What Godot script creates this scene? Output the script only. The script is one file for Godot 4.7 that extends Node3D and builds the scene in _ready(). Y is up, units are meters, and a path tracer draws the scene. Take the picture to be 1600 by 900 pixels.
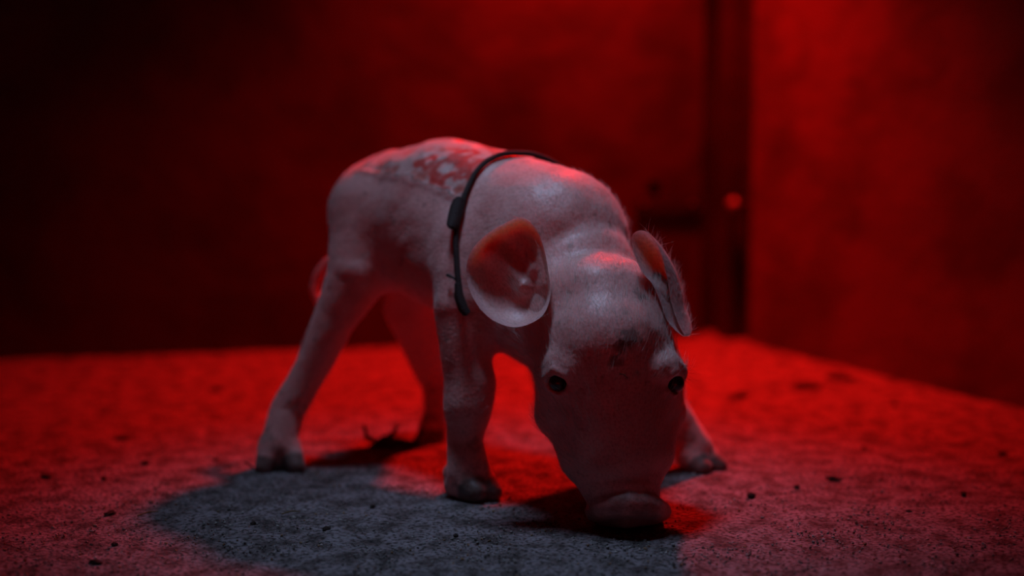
extends Node3D
# A piglet sniffing a gritty floor in the corner of a pen, under a red heat lamp and a weak cool lamp overhead.

const PIG_AT := Vector3(-0.02, 0.0, -1.2)
const CORNER := Vector3(0.287, 0.0, -2.052)      # where the back wall meets the right wall
const BACK_U := Vector3(0.9765, 0.0, -0.2155)    # along the back wall, to the right
const BACK_N := Vector3(0.2155, 0.0, 0.9765)
const SIDE_U := Vector3(0.4247, 0.0, 0.9054)     # along the right wall, out of the corner
const SIDE_N := Vector3(-0.9054, 0.0, 0.4247)
const HEAT_LAMP_AT := Vector3(0.22, 0.93, -1.88)
const HEAT_LAMP_AIM := Vector3(-0.2, -1.0, 0.14)
const COOL_LAMP_AT := Vector3(-0.14, 1.5, -1.15)
const COOL_LAMP_AIM := Vector3(0.13, -1.5, 0.06)
const HEAT_LAMP_ENERGY := 3.5
const HEAT_LAMP_HALF := 45.5
const NEXT_LAMP_AT := Vector3(-0.1, 0.8, 0.3)
const NEXT_LAMP_ENERGY := 11.0
const COOL_LAMP_ENERGY := 0.98
const RED := Color(1.0, 0.085, 0.06)
const COOL := Color(0.71, 0.83, 1.0)

# round bones: [from, to, radius at from, radius at to, blend, chain]
const BONES := [
	[Vector3(-0.1081, 0.2212, -1.322), Vector3(-0.0553, 0.2258, -1.272), 0.051, 0.0605, 0.03, 1],
	[Vector3(-0.0553, 0.2258, -1.272), Vector3(0, 0.2088, -1.225), 0.0605, 0.0635, 0.03, 1],
	[Vector3(0, 0.2088, -1.225), Vector3(0.0339, 0.2041, -1.178), 0.0635, 0.06, 0.03, 1],
	[Vector3(0.0339, 0.2041, -1.178), Vector3(0.0513, 0.1801, -1.15), 0.06, 0.047, 0.03, 1],
	[Vector3(0.0513, 0.1801, -1.15), Vector3(0.0712, 0.1487, -1.12), 0.047, 0.036, 0.03, 1],
	[Vector3(-0.0907, 0.1958, -1.3), Vector3(-0.0608, 0.1912, -1.268), 0.044, 0.05, 0.03, 2],
	[Vector3(-0.0608, 0.1912, -1.268), Vector3(-0.0131, 0.1739, -1.2), 0.05, 0.047, 0.03, 2],
	[Vector3(-0.0131, 0.1739, -1.2), Vector3(0.0254, 0.1586, -1.16), 0.047, 0.044, 0.03, 2],
	[Vector3(0, 0.155, -1.19), Vector3(0.0397, 0.1373, -1.13), 0.034, 0.036, 0.02, 3],
	[Vector3(-0.1233, 0.2185, -1.3), Vector3(-0.1326, 0.1699, -1.275), 0.039, 0.028, 0.016, 4],
	[Vector3(-0.1326, 0.1699, -1.275), Vector3(-0.154, 0.1298, -1.272), 0.028, 0.0188, 0.016, 4],
	[Vector3(-0.154, 0.1298, -1.272), Vector3(-0.1759, 0.0841, -1.272), 0.0188, 0.015, 0.016, 4],
	[Vector3(-0.1759, 0.0841, -1.272), Vector3(-0.1966, 0.0488, -1.272), 0.015, 0.0155, 0.016, 4],
	[Vector3(-0.1966, 0.0488, -1.272), Vector3(-0.2028, 0.0235, -1.262), 0.0155, 0.0165, 0.016, 4],
	[Vector3(-0.1772, 0.0918, -1.287), Vector3(-0.1847, 0.0741, -1.29), 0.0105, 0.0095, 0.01, 5],
	[Vector3(-0.2103, 0.0192, -1.256), Vector3(-0.2139, 0.0028, -1.246), 0.0112, 0.0084, 0.004, 6],
	[Vector3(-0.1934, 0.0176, -1.258), Vector3(-0.187, 0.0043, -1.247), 0.0108, 0.0082, 0.004, 7],
	[Vector3(-0.2023, 0.0176, -1.258), Vector3(-0.2017, 0.0044, -1.256), 0.013, 0.0085, 0.004, 8],
	[Vector3(-0.0797, 0.1914, -1.355), Vector3(-0.0934, 0.1264, -1.375), 0.038, 0.0275, 0.016, 9],
	[Vector3(-0.0934, 0.1264, -1.375), Vector3(-0.0717, 0.0504, -1.39), 0.0275, 0.0155, 0.016, 9],
	[Vector3(-0.0717, 0.0504, -1.39), Vector3(-0.07, 0.0248, -1.378), 0.0155, 0.013, 0.016, 9],
	[Vector3(-0.07, 0.0248, -1.378), Vector3(-0.0753, 0.0105, -1.372), 0.013, 0.0135, 0.016, 9],
	[Vector3(-0.0798, 0.0057, -1.366), Vector3(-0.0865, 0.0005, -1.356), 0.0095, 0.0075, 0.005, 10],
	[Vector3(-0.0703, 0.0048, -1.37), Vector3(-0.0735, -0.0004, -1.36), 0.0095, 0.0075, 0.005, 11],
	[Vector3(-0.0287, 0.1938, -1.195), Vector3(-0.0375, 0.153, -1.172), 0.034, 0.0255, 0.016, 12],
	[Vector3(-0.0375, 0.153, -1.172), Vector3(-0.0364, 0.1116, -1.165), 0.0255, 0.0205, 0.016, 12],
	[Vector3(-0.0364, 0.1116, -1.165), Vector3(-0.0349, 0.0818, -1.163), 0.0205, 0.0185, 0.016, 12],
	[Vector3(-0.0349, 0.0818, -1.163), Vector3(-0.0376, 0.0442, -1.163), 0.0185, 0.015, 0.016, 12],
	[Vector3(-0.0376, 0.0442, -1.163), Vector3(-0.0355, 0.0257, -1.159), 0.015, 0.0165, 0.016, 12],
	[Vector3(-0.04, 0.0188, -1.155), Vector3(-0.0295, 0.0082, -1.143), 0.012, 0.0086, 0.0045, 13],
	[Vector3(-0.0288, 0.0186, -1.16), Vector3(-0.0159, 0.0059, -1.152), 0.0115, 0.0084, 0.0045, 14],
	[Vector3(-0.0464, 0.0091, -1.16), Vector3(-0.0332, 0.0064, -1.148), 0.0085, 0.0085, 0.004, 15],
	[Vector3(-0.0332, 0.0064, -1.148), Vector3(-0.0195, 0.0051, -1.153), 0.0085, 0.008, 0.004, 15],
	[Vector3(-0.049, 0.016, -1.175), Vector3(-0.0506, 0.0054, -1.175), 0.0075, 0.005, 0.005, 16],
	[Vector3(-0.0306, 0.092, -1.158), Vector3(-0.0342, 0.0758, -1.156), 0.015, 0.016, 0.012, 17],
	[Vector3(0.0568, 0.1577, -1.235), Vector3(0.0875, 0.1097, -1.245), 0.034, 0.0265, 0.016, 18],
	[Vector3(0.0875, 0.1097, -1.245), Vector3(0.1247, 0.0643, -1.256), 0.0265, 0.0195, 0.016, 18],
	[Vector3(0.1247, 0.0643, -1.256), Vector3(0.1462, 0.0366, -1.262), 0.0195, 0.016, 0.016, 18],
	[Vector3(0.1462, 0.0366, -1.262), Vector3(0.1576, 0.0184, -1.262), 0.016, 0.017, 0.016, 18],
	[Vector3(0.1647, 0.0117, -1.264), Vector3(0.1794, 0.0016, -1.256), 0.012, 0.009, 0.005, 19],
	[Vector3(0.1534, 0.0117, -1.254), Vector3(0.1634, 0.0033, -1.244), 0.012, 0.009, 0.005, 20],
	[Vector3(-0.1502, 0.18, -1.35), Vector3(-0.1708, 0.1692, -1.358), 0.008, 0.0062, 0.006, 21],
	[Vector3(-0.1708, 0.1692, -1.358), Vector3(-0.1807, 0.1582, -1.36), 0.0062, 0.0052, 0.006, 21],
	[Vector3(-0.1807, 0.1582, -1.36), Vector3(-0.1845, 0.1451, -1.36), 0.0052, 0.0046, 0.006, 21],
	[Vector3(-0.1845, 0.1451, -1.36), Vector3(-0.1797, 0.1309, -1.358), 0.0046, 0.0036, 0.006, 21],
	[Vector3(0.0676, 0.16, -1.101), Vector3(0.0703, 0.1372, -1.081), 0.036, 0.0405, 0.012, 22],
	[Vector3(0.0703, 0.1372, -1.081), Vector3(0.0734, 0.1001, -1.081), 0.0405, 0.0405, 0.012, 22],
	[Vector3(0.0734, 0.1001, -1.081), Vector3(0.0763, 0.0592, -1.077), 0.0405, 0.0385, 0.012, 22],
	[Vector3(0.0763, 0.0592, -1.077), Vector3(0.0795, 0.0375, -1.072), 0.0385, 0.031, 0.012, 22],
	[Vector3(0.0468, 0.1419, -1.098), Vector3(0.0416, 0.1124, -1.085), 0.03, 0.024, 0.016, 23],
	[Vector3(0.0416, 0.1124, -1.085), Vector3(0.0452, 0.0828, -1.1), 0.024, 0.0245, 0.016, 23],
	[Vector3(0.0452, 0.0828, -1.1), Vector3(0.0604, 0.0553, -1.09), 0.0245, 0.025, 0.016, 23],
	[Vector3(0.0926, 0.1419, -1.098), Vector3(0.1034, 0.1106, -1.087), 0.027, 0.024, 0.016, 24],
	[Vector3(0.1034, 0.1106, -1.087), Vector3(0.105, 0.0803, -1.1), 0.024, 0.023, 0.016, 24],
	[Vector3(0.105, 0.0803, -1.1), Vector3(0.0966, 0.0553, -1.09), 0.023, 0.025, 0.016, 24],
	[Vector3(0.0699, 0.1164, -1.135), Vector3(0.0765, 0.0547, -1.115), 0.04, 0.03, 0.012, 25],
	[Vector3(0.0765, 0.0547, -1.115), Vector3(0.0817, 0.0269, -1.095), 0.03, 0.018, 0.012, 25],
	[Vector3(0.0406, 0.0985, -1.122), Vector3(0.0334, 0.0764, -1.112), 0.022, 0.015, 0.014, 26],
	[Vector3(0.1098, 0.0985, -1.122), Vector3(0.1185, 0.0792, -1.118), 0.022, 0.015, 0.014, 27],
	[Vector3(0.0633, 0.0351, -1.064), Vector3(0.0711, 0.0431, -1.053), 0.0062, 0.0064, 0.004, 28],
	[Vector3(0.0711, 0.0431, -1.053), Vector3(0.0828, 0.0466, -1.0485), 0.0064, 0.0066, 0.004, 28],
	[Vector3(0.0828, 0.0466, -1.0485), Vector3(0.0943, 0.0443, -1.052), 0.0066, 0.0064, 0.004, 28],
	[Vector3(0.0943, 0.0443, -1.052), Vector3(0.103, 0.0371, -1.064), 0.0064, 0.0062, 0.004, 28],
	[Vector3(0.0628, 0.0269, -1.062), Vector3(0.0713, 0.0351, -1.049), 0.0058, 0.006, 0.0018, 29],
	[Vector3(0.0713, 0.0351, -1.049), Vector3(0.0831, 0.0381, -1.0445), 0.006, 0.0062, 0.0018, 29],
	[Vector3(0.0831, 0.0381, -1.0445), Vector3(0.0955, 0.0363, -1.048), 0.0062, 0.006, 0.0018, 29],
	[Vector3(0.0955, 0.0363, -1.048), Vector3(0.1039, 0.0284, -1.062), 0.006, 0.0058, 0.0018, 29],
	[Vector3(0.0611, 0.0134, -1.064), Vector3(0.0678, 0.021, -1.05), 0.0076, 0.009, 0.0018, 30],
	[Vector3(0.0678, 0.021, -1.05), Vector3(0.0766, 0.0244, -1.044), 0.009, 0.0094, 0.0018, 30],
	[Vector3(0.0766, 0.0244, -1.044), Vector3(0.0853, 0.0259, -1.042), 0.0094, 0.0096, 0.0018, 30],
	[Vector3(0.0853, 0.0259, -1.042), Vector3(0.0948, 0.0244, -1.044), 0.0096, 0.0094, 0.0018, 30],
	[Vector3(0.0948, 0.0244, -1.044), Vector3(0.1028, 0.0205, -1.05), 0.0094, 0.009, 0.0018, 30],
	[Vector3(0.1028, 0.0205, -1.05), Vector3(0.1104, 0.0134, -1.064), 0.009, 0.0076, 0.0018, 30],
	[Vector3(0.0692, 0.0107, -1.072), Vector3(0.0846, 0.016, -1.056), 0.01, 0.013, 0.005, 31],
	[Vector3(0.0846, 0.016, -1.056), Vector3(0.105, 0.0117, -1.072), 0.013, 0.01, 0.005, 31],
	[Vector3(0.0704, 0.0068, -1.09), Vector3(0.1067, 0.0078, -1.09), 0.009, 0.009, 0.012, 32],
	[Vector3(0.0238, 0.1157, -1.08), Vector3(0.0328, 0.1247, -1.066), 0.006, 0.0075, 0.01, 33],
	[Vector3(0.0328, 0.1247, -1.066), Vector3(0.0456, 0.1223, -1.058), 0.0075, 0.007, 0.01, 33],
	[Vector3(0.1229, 0.1144, -1.082), Vector3(0.1156, 0.1225, -1.068), 0.006, 0.0072, 0.01, 34],
	[Vector3(0.1156, 0.1225, -1.068), Vector3(0.1053, 0.1213, -1.058), 0.0072, 0.007, 0.01, 34],
	[Vector3(0.0483, 0.1632, -1.103), Vector3(0.0242, 0.1579, -1.102), 0.024, 0.012, 0.012, 35],
	[Vector3(0.0898, 0.165, -1.108), Vector3(0.1077, 0.165, -1.108), 0.024, 0.012, 0.012, 36],
	[Vector3(0.0387, 0.1703, -1.104), Vector3(0.0671, 0.1761, -1.096), 0.017, 0.018, 0.02, 37],
	[Vector3(0.0671, 0.1761, -1.096), Vector3(0.0966, 0.1723, -1.104), 0.018, 0.017, 0.02, 37],
	[Vector3(0.0253, 0.1135, -1.0649), Vector3(0.0307, 0.1209, -1.0576), 0.003, 0.003, 0.003, 38],
	[Vector3(0.0307, 0.1209, -1.0576), Vector3(0.039, 0.1171, -1.0526), 0.003, 0.003, 0.003, 38],
	[Vector3(0.0263, 0.107, -1.0666), Vector3(0.0319, 0.103, -1.0625), 0.0024, 0.0024, 0.003, 39],
	[Vector3(0.0319, 0.103, -1.0625), Vector3(0.0405, 0.1048, -1.0553), 0.0024, 0.0024, 0.003, 39],
	[Vector3(0.1246, 0.1114, -1.0713), Vector3(0.1197, 0.1187, -1.0622), 0.003, 0.003, 0.003, 40],
	[Vector3(0.1197, 0.1187, -1.0622), Vector3(0.1132, 0.1158, -1.057), 0.003, 0.003, 0.003, 40],
	[Vector3(0.1247, 0.105, -1.0752), Vector3(0.1204, 0.1015, -1.0707), 0.0024, 0.0024, 0.003, 41],
	[Vector3(0.1204, 0.1015, -1.0707), Vector3(0.1129, 0.1036, -1.062), 0.0024, 0.0024, 0.003, 41],
]
# hollows: [from, to, radius, blend]
const HOLLOWS := [
	[Vector3(0.0338, 0.1104, -1.0636), Vector3(0.0338, 0.1104, -1.0596), 0.0066, 0.0025],
	[Vector3(0.1206, 0.1079, -1.0725), Vector3(0.1206, 0.1079, -1.0685), 0.0066, 0.0025],
]

var rng := RandomNumberGenerator.new()
var lump := FastNoiseLite.new()
var cells := FastNoiseLite.new()
var names := {}


func _ready() -> void:
	rng.seed = 7
	make_camera_and_light()
	make_room()
	make_heat_lamp(HEAT_LAMP_AT, HEAT_LAMP_AIM, "red heat lamp in a metal shade hanging above the pen corner", HEAT_LAMP_ENERGY, HEAT_LAMP_HALF)
	make_heat_lamp(NEXT_LAMP_AT, Vector3.DOWN, "red heat lamp hanging over the next pen behind the viewer", NEXT_LAMP_ENERGY, 52.0)
	make_cool_lamp()
	make_piglet()
	make_cord()
	make_debris()


func make_camera_and_light() -> void:
	var cam := Camera3D.new()
	cam.name = "camera"
	var look := CameraAttributesPhysical.new()
	look.frustum_focal_length = 61.333
	look.frustum_focus_distance = 1.075
	look.exposure_aperture = 2.5
	cam.attributes = look
	cam.fov = rad_to_deg(2.0 * atan(450.0 / 2300.0))
	cam.near = 0.05
	cam.far = 50.0
	cam.position = Vector3(0, 0.30, 0)
	cam.rotation.x = -atan(260.0 / 2300.0)
	add_child(cam)
	cam.current = true
	var we := WorldEnvironment.new()
	we.name = "world_environment"
	var e := Environment.new()
	e.background_mode = Environment.BG_COLOR
	e.background_color = Color(0, 0, 0)
	e.tonemap_mode = Environment.TONE_MAPPER_LINEAR
	e.tonemap_exposure = 1.0
	e.sdfgi_enabled = true
	e.ssao_enabled = true
	e.ssil_enabled = true
	we.environment = e
	add_child(we)


# ---------------------------------------------------------------- helpers

func put(o: Node, parent: Node = null) -> Node:
	(parent if parent else self).add_child(o, true)
	return o


func mesh_node(called: String, m: Mesh, mat: Material, parent: Node = null) -> MeshInstance3D:
	var o := MeshInstance3D.new()
	o.name = numbered(called) if parent == null else called
	o.mesh = m
	if mat:
		o.material_override = mat
	put(o, parent)
	return o


func numbered(called: String) -> String:
	names[called] = names.get(called, -1) + 1
	return called if names[called] == 0 else "%s_%03d" % [called, names[called]]


func thing(called: String, label: String, category: String, at := Vector3.ZERO, group := "") -> Node3D:
	var o := Node3D.new()
	o.name = numbered(called)
	put(o)
	o.position = at
	tag(o, label, category, group)
	return o


func tag(o: Node, label: String, category := "", group := "", kind := "") -> void:
	if label: o.set_meta("label", label)
	if category: o.set_meta("category", category)
	if group: o.set_meta("group", group)
	if kind: o.set_meta("kind", kind)


func structure(o: Node, label: String, category: String) -> void:
	tag(o, label, category, "", "structure")


func noise(freq: float, octaves := 4, seed_ := 1, kind := FastNoiseLite.TYPE_SIMPLEX_SMOOTH) -> FastNoiseLite:
	var n := FastNoiseLite.new()
	n.noise_type = kind
	n.frequency = freq
	n.fractal_octaves = octaves
	n.fractal_type = FastNoiseLite.FRACTAL_FBM if octaves > 1 else FastNoiseLite.FRACTAL_NONE
	n.seed = seed_
	return n


func noise_texture(n: FastNoiseLite, stops: Array, size := 1024) -> NoiseTexture2D:
	var t := NoiseTexture2D.new()
	t.width = size
	t.height = size
	t.seamless = true
	t.noise = n
	if stops:
		var g := Gradient.new()
		var offs := PackedFloat32Array()
		var cols := PackedColorArray()
		for s in stops:
			offs.append(s[0])
			cols.append(s[1])
		g.offsets = offs
		g.colors = cols
		t.color_ramp = g
	return t


func grey(v: float) -> Color:
	return Color(v, v, v)


func plain(c: Color, rough := 0.8, metal := 0.0) -> StandardMaterial3D:
	var m := StandardMaterial3D.new()
	m.albedo_color = c
	m.roughness = rough
	m.metallic = metal
	return m


func triplanar(m: StandardMaterial3D, s: float, world := true) -> void:
	m.uv1_triplanar = true
	m.uv1_world_triplanar = world
	m.uv1_scale = Vector3.ONE * s


func bevel_box(size: Vector3, b: float) -> ArrayMesh:
	# a box with chamfered edges, centred
	var st := SurfaceTool.new()
	st.begin(Mesh.PRIMITIVE_TRIANGLES)
	var h := size * 0.5
	var pts := []
	for sx in [-1.0, 1.0]:
		for sy in [-1.0, 1.0]:
			for sz in [-1.0, 1.0]:
				pts.append(Vector3(sx * (h.x - b), sy * h.y, sz * h.z))
				pts.append(Vector3(sx * h.x, sy * (h.y - b), sz * h.z))
				pts.append(Vector3(sx * h.x, sy * h.y, sz * (h.z - b)))
	# hull from face groups
	var axes := [Vector3.RIGHT, Vector3.UP, Vector3.BACK]
	var normals := []
	for i in 3:
		for s in [-1.0, 1.0]:
			normals.append(axes[i] * s)
	for i in 3:
		for j in range(i + 1, 3):
			for s in [-1.0, 1.0]:
				for t in [-1.0, 1.0]:
					normals.append((axes[i] * s + axes[j] * t).normalized())
	for a in [-1.0, 1.0]:
		for c in [-1.0, 1.0]:
			for d in [-1.0, 1.0]:
				normals.append(Vector3(a, c, d).normalized())
	for n in normals:
		var best := -1e9
		for p in pts:
			best = maxf(best, n.dot(p))
		var face := []
		for p in pts:
			if n.dot(p) > best - 1e-6:
				face.append(p)
		if face.size() < 3:
			continue
		fan(st, face, n)
	return st.commit()


func fan(st: SurfaceTool, face: Array, n: Vector3) -> void:
	var c := Vector3.ZERO
	for p in face:
		c += p
	c /= face.size()
	var x: Vector3 = (face[0] - c).normalized()
	var y := n.cross(x)
	face.sort_custom(func(p, q): return atan2((p - c).dot(y), (p - c).dot(x)) < atan2((q - c).dot(y), (q - c).dot(x)))
	for i in range(1, face.size() - 1):
		for p in [face[0], face[i + 1], face[i]]:
			st.set_normal(n)
			st.add_vertex(p)


func tube(points: Array, radii: Array, sides := 8, caps := true) -> ArrayMesh:
	var v := PackedVector3Array()
	var nn := PackedVector3Array()
	var ix := PackedInt32Array()
	var n := points.size()
	var up := Vector3(0.31, 0.9, 0.27).normalized()
	for i in n:
		var t: Vector3 = (points[mini(i + 1, n - 1)] - points[maxi(i - 1, 0)]).normalized()
		var a := up.cross(t).normalized()
		var b := t.cross(a)
		for k in sides:
			var f := TAU * k / sides
			var d := a * cos(f) + b * sin(f)
			v.append(points[i] + d * radii[i])
			nn.append(d)
	for i in n - 1:
		for k in sides:
			var p := i * sides + k
			var q := i * sides + (k + 1) % sides
			ix.append_array([p, p + sides, q, q, p + sides, q + sides])
	if caps:
		for e in [0, n - 1]:
			var t: Vector3 = (points[e] - points[1 if e == 0 else n - 2]).normalized()
			v.append(points[e] + t * radii[e] * 0.5)
			nn.append(t)
			for k in sides:
				var p: int = e * sides + k
				var q: int = e * sides + (k + 1) % sides
				ix.append_array([v.size() - 1, p, q] if e == 0 else [v.size() - 1, q, p])
	return arrays_mesh(v, nn, ix)


func arrays_mesh(v: PackedVector3Array, n: PackedVector3Array, ix: PackedInt32Array, c := PackedColorArray()) -> ArrayMesh:
	var a := []
	a.resize(Mesh.ARRAY_MAX)
	a[Mesh.ARRAY_VERTEX] = v
	a[Mesh.ARRAY_NORMAL] = n
	a[Mesh.ARRAY_INDEX] = ix
	if c.size():
		a[Mesh.ARRAY_COLOR] = c
	var m := ArrayMesh.new()
	m.add_surface_from_arrays(Mesh.PRIMITIVE_TRIANGLES, a)
	return m


func lathe(profile: Array, sides := 40) -> ArrayMesh:
	# profile of (radius, y), turned about the y axis
	var v := PackedVector3Array()
	var nn := PackedVector3Array()
	var ix := PackedInt32Array()
	var n := profile.size()
	var area := 0.0
	for i in n:
		var p: Vector2 = profile[i]
		area += p.cross(profile[(i + 1) % n])
	if area < 0.0:
		profile = profile.duplicate()
		profile.reverse()
	for i in n:
		var d: Vector2 = (profile[mini(i + 1, n - 1)] - profile[maxi(i - 1, 0)]).normalized()
		for k in sides:
			var f := TAU * k / sides
			v.append(Vector3(profile[i].x * cos(f), profile[i].y, profile[i].x * sin(f)))
			nn.append(Vector3(d.y * cos(f), -d.x, d.y * sin(f)))
	for i in n - 1:
		for k in sides:
			var p := i * sides + k
			var q := i * sides + (k + 1) % sides
			ix.append_array([p, q, p + sides, q, q + sides, p + sides])
	return arrays_mesh(v, nn, ix)


func normals_of(v: PackedVector3Array, ix: PackedInt32Array) -> PackedVector3Array:
	var n := PackedVector3Array()
	n.resize(v.size())
	for i in range(0, ix.size(), 3):
		var a := ix[i]
		var b := ix[i + 1]
		var c := ix[i + 2]
		var f := (v[c] - v[a]).cross(v[b] - v[a])
		n[a] += f
		n[b] += f
		n[c] += f
	for i in n.size():
		n[i] = n[i].normalized()
	return n


# ---------------------------------------------------------------- the pen

func wall_mat(tint: Color, seed_: int) -> StandardMaterial3D:
	var m := plain(tint, 0.62)
	m.albedo_texture = noise_texture(noise(0.006, 5, seed_), [[0.0, grey(0.55)], [0.42, grey(0.82)], [0.55, grey(0.95)], [1.0, grey(1.0)]])
	m.heightmap_enabled = true
	m.heightmap_texture = noise_texture(noise(0.02, 4, seed_ + 1), [])
	m.heightmap_scale = 0.12
	m.roughness_texture = noise_texture(noise(0.012, 3, seed_ + 2), [[0.0, grey(0.7)], [1.0, grey(1.0)]], 512)
	triplanar(m, 0.9)
	return m


func slab(called: String, a: Vector3, u: Vector3, n: Vector3, length: float, low: float, high: float, thick: float, mat: Material, bevel := 0.0) -> MeshInstance3D:
	# an upright slab whose front face starts at a and runs along u; n points into the pen
	var size := Vector3(length, high - low, thick)
	var m: Mesh
	if bevel > 0.0:
		m = bevel_box(size, bevel)
	else:
		m = BoxMesh.new()
		m.size = size
	var o := mesh_node(called, m, mat)
	o.transform = Transform3D(Basis(u, Vector3.UP, u.cross(Vector3.UP)), a + u * length * 0.5 - n * thick * 0.5 + Vector3.UP * (low + high) * 0.5)
	return o


func make_room() -> void:
	var floor_m := plain(Color(0.515, 0.475, 0.49), 0.9)
	floor_m.albedo_texture = noise_texture(noise(0.014, 6, 11), [[0.15, Color(0.50, 0.46, 0.44)], [0.40, Color(0.80, 0.78, 0.76)], [0.55, Color(0.91, 0.90, 0.90)], [0.72, Color(1, 1, 1)], [1.0, Color(1, 1, 1)]])
	floor_m.heightmap_enabled = true
	floor_m.heightmap_texture = noise_texture(noise(0.11, 3, 12), [])
	floor_m.heightmap_scale = 0.22
	triplanar(floor_m, 2.2)
	floor_m.detail_enabled = true
	floor_m.detail_blend_mode = BaseMaterial3D.BLEND_MODE_MUL
	floor_m.detail_uv_layer = BaseMaterial3D.DETAIL_UV_2
	floor_m.detail_albedo = noise_texture(noise(0.05, 6, 13), [[0.22, Color(0.30, 0.26, 0.24)], [0.36, Color(0.70, 0.67, 0.65)], [0.48, Color(0.93, 0.93, 0.93)], [0.7, Color(1, 1, 1)]])
	floor_m.uv2_triplanar = true
	floor_m.uv2_world_triplanar = true
	floor_m.uv2_scale = Vector3.ONE * 3.7
	var fl := mesh_node("floor", floor_mesh(), floor_m)
	structure(fl, "rough grey concrete floor strewn with grit", "floor")

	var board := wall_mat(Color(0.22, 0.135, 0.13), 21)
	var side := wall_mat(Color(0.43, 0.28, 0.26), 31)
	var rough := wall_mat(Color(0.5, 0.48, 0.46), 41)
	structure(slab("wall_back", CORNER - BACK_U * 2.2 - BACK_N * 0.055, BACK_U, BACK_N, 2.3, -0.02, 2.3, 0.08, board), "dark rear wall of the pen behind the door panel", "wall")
	# the wide board door that closes the pen at the back, with a finger hole
	var door := CSGBox3D.new()
	door.name = "door_1"
	door.size = Vector3(2.16, 2.26, 0.022)
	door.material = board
	var hole := CSGCylinder3D.new()
	hole.name = "finger_hole"
	hole.operation = CSGShape3D.OPERATION_SUBTRACTION
	hole.radius = 0.0105
	hole.height = 0.1
	hole.sides = 28
	hole.material = board
	hole.rotation.x = PI / 2
	door.transform = Transform3D(Basis(BACK_U, Vector3.UP, BACK_N), CORNER - BACK_U * (0.024 + 1.08) - BACK_N * 0.011 + Vector3.UP * (1.13 - 0.006))
	hole.position = Vector3(1.08 + 0.024 - 0.093, 0.208 - 1.124, 0)
	put(door)
	put(hole, door)
	structure(door, "broad smudged board door closing the pen behind the piglet", "door")
	# the flat bar of the latch on the door, and its screws
	var metal := plain(Color(0.20, 0.19, 0.18), 0.5, 0.6)
	var latch := thing("door_latch", "flat latch bar across the door edge below the finger hole", "latch", CORNER - BACK_U * 0.07 + Vector3.UP * 0.186)
	latch.basis = Basis(BACK_U, Vector3.UP, BACK_N)
	var bar := mesh_node("bar", bevel_box(Vector3(0.10, 0.020, 0.006), 0.0015), metal, latch)
	bar.position.z = 0.003
	for x in [-0.038, 0.03]:
		var sc := mesh_node("screw", lathe([Vector2(0.0, 0.0025), Vector2(0.0025, 0.0022), Vector2(0.004, 0.0)], 14), metal, latch)
		sc.rotation.x = PI / 2
		sc.position = Vector3(x, 0, 0.006)

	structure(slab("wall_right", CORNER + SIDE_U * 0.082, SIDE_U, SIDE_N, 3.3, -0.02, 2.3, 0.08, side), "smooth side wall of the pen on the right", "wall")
	structure(slab("trim_1", CORNER + SIDE_U * 0.004 + SIDE_N * 0.004, SIDE_U, SIDE_N, 0.03, 0.0, 2.28, 0.05, board, 0.003), "narrow upright door jamb in the corner", "trim")
	structure(slab("trim_2", CORNER - SIDE_U * 0.06 - SIDE_N * 0.022, SIDE_U, SIDE_N, 0.16, -0.01, 2.28, 0.04, board), "recessed upright strip between the jamb and the right wall", "trim")
	var knob := thing("bolt_head", "round shiny bolt head on the corner jamb", "bolt", CORNER + SIDE_U * 0.046 + SIDE_N * -0.022 + Vector3.UP * 0.187)
	knob.basis = Basis(SIDE_U, Vector3.UP, SIDE_U.cross(Vector3.UP))
	if knob.basis.z.dot(SIDE_N) < 0.0:
		knob.basis = Basis(-SIDE_U, Vector3.UP, SIDE_N)
	var shank := mesh_node("shank", tube([Vector3(0, 0, 0), Vector3(0, 0, 0.026)], [0.004, 0.004], 12), metal, knob)
	var head := mesh_node("head", lathe([Vector2(0.0, 0.009), Vector2(0.005, 0.008), Vector2(0.009, 0.0045), Vector2(0.0105, 0.0), Vector2(0.0, -0.001)], 24), plain(Color(0.5, 0.48, 0.46), 0.4, 0.5), knob)
	head.rotation.x = PI / 2
	head.position.z = 0.026

	# the rest of the shed, out of the picture
	structure(slab("wall_left", Vector3(-1.87, 0, -1.75), Vector3.BACK, Vector3.RIGHT, 2.9, -0.02, 2.3, 0.08, rough), "grey wall on the far left of the shed", "wall")
	structure(slab("wall_front", Vector3(-1.95, 0, 1.05), Vector3.RIGHT, Vector3.FORWARD, 3.8, -0.02, 2.3, 0.08, rough), "grey wall behind the viewer", "wall")
	var top := BoxMesh.new()
	top.size = Vector3(4.0, 0.08, 3.6)
	var ceil_ := mesh_node("ceiling", top, rough)
	ceil_.position = Vector3(-0.05, 2.34, -0.6)
	structure(ceil_, "dark boarded ceiling of the shed", "ceiling")


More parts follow.
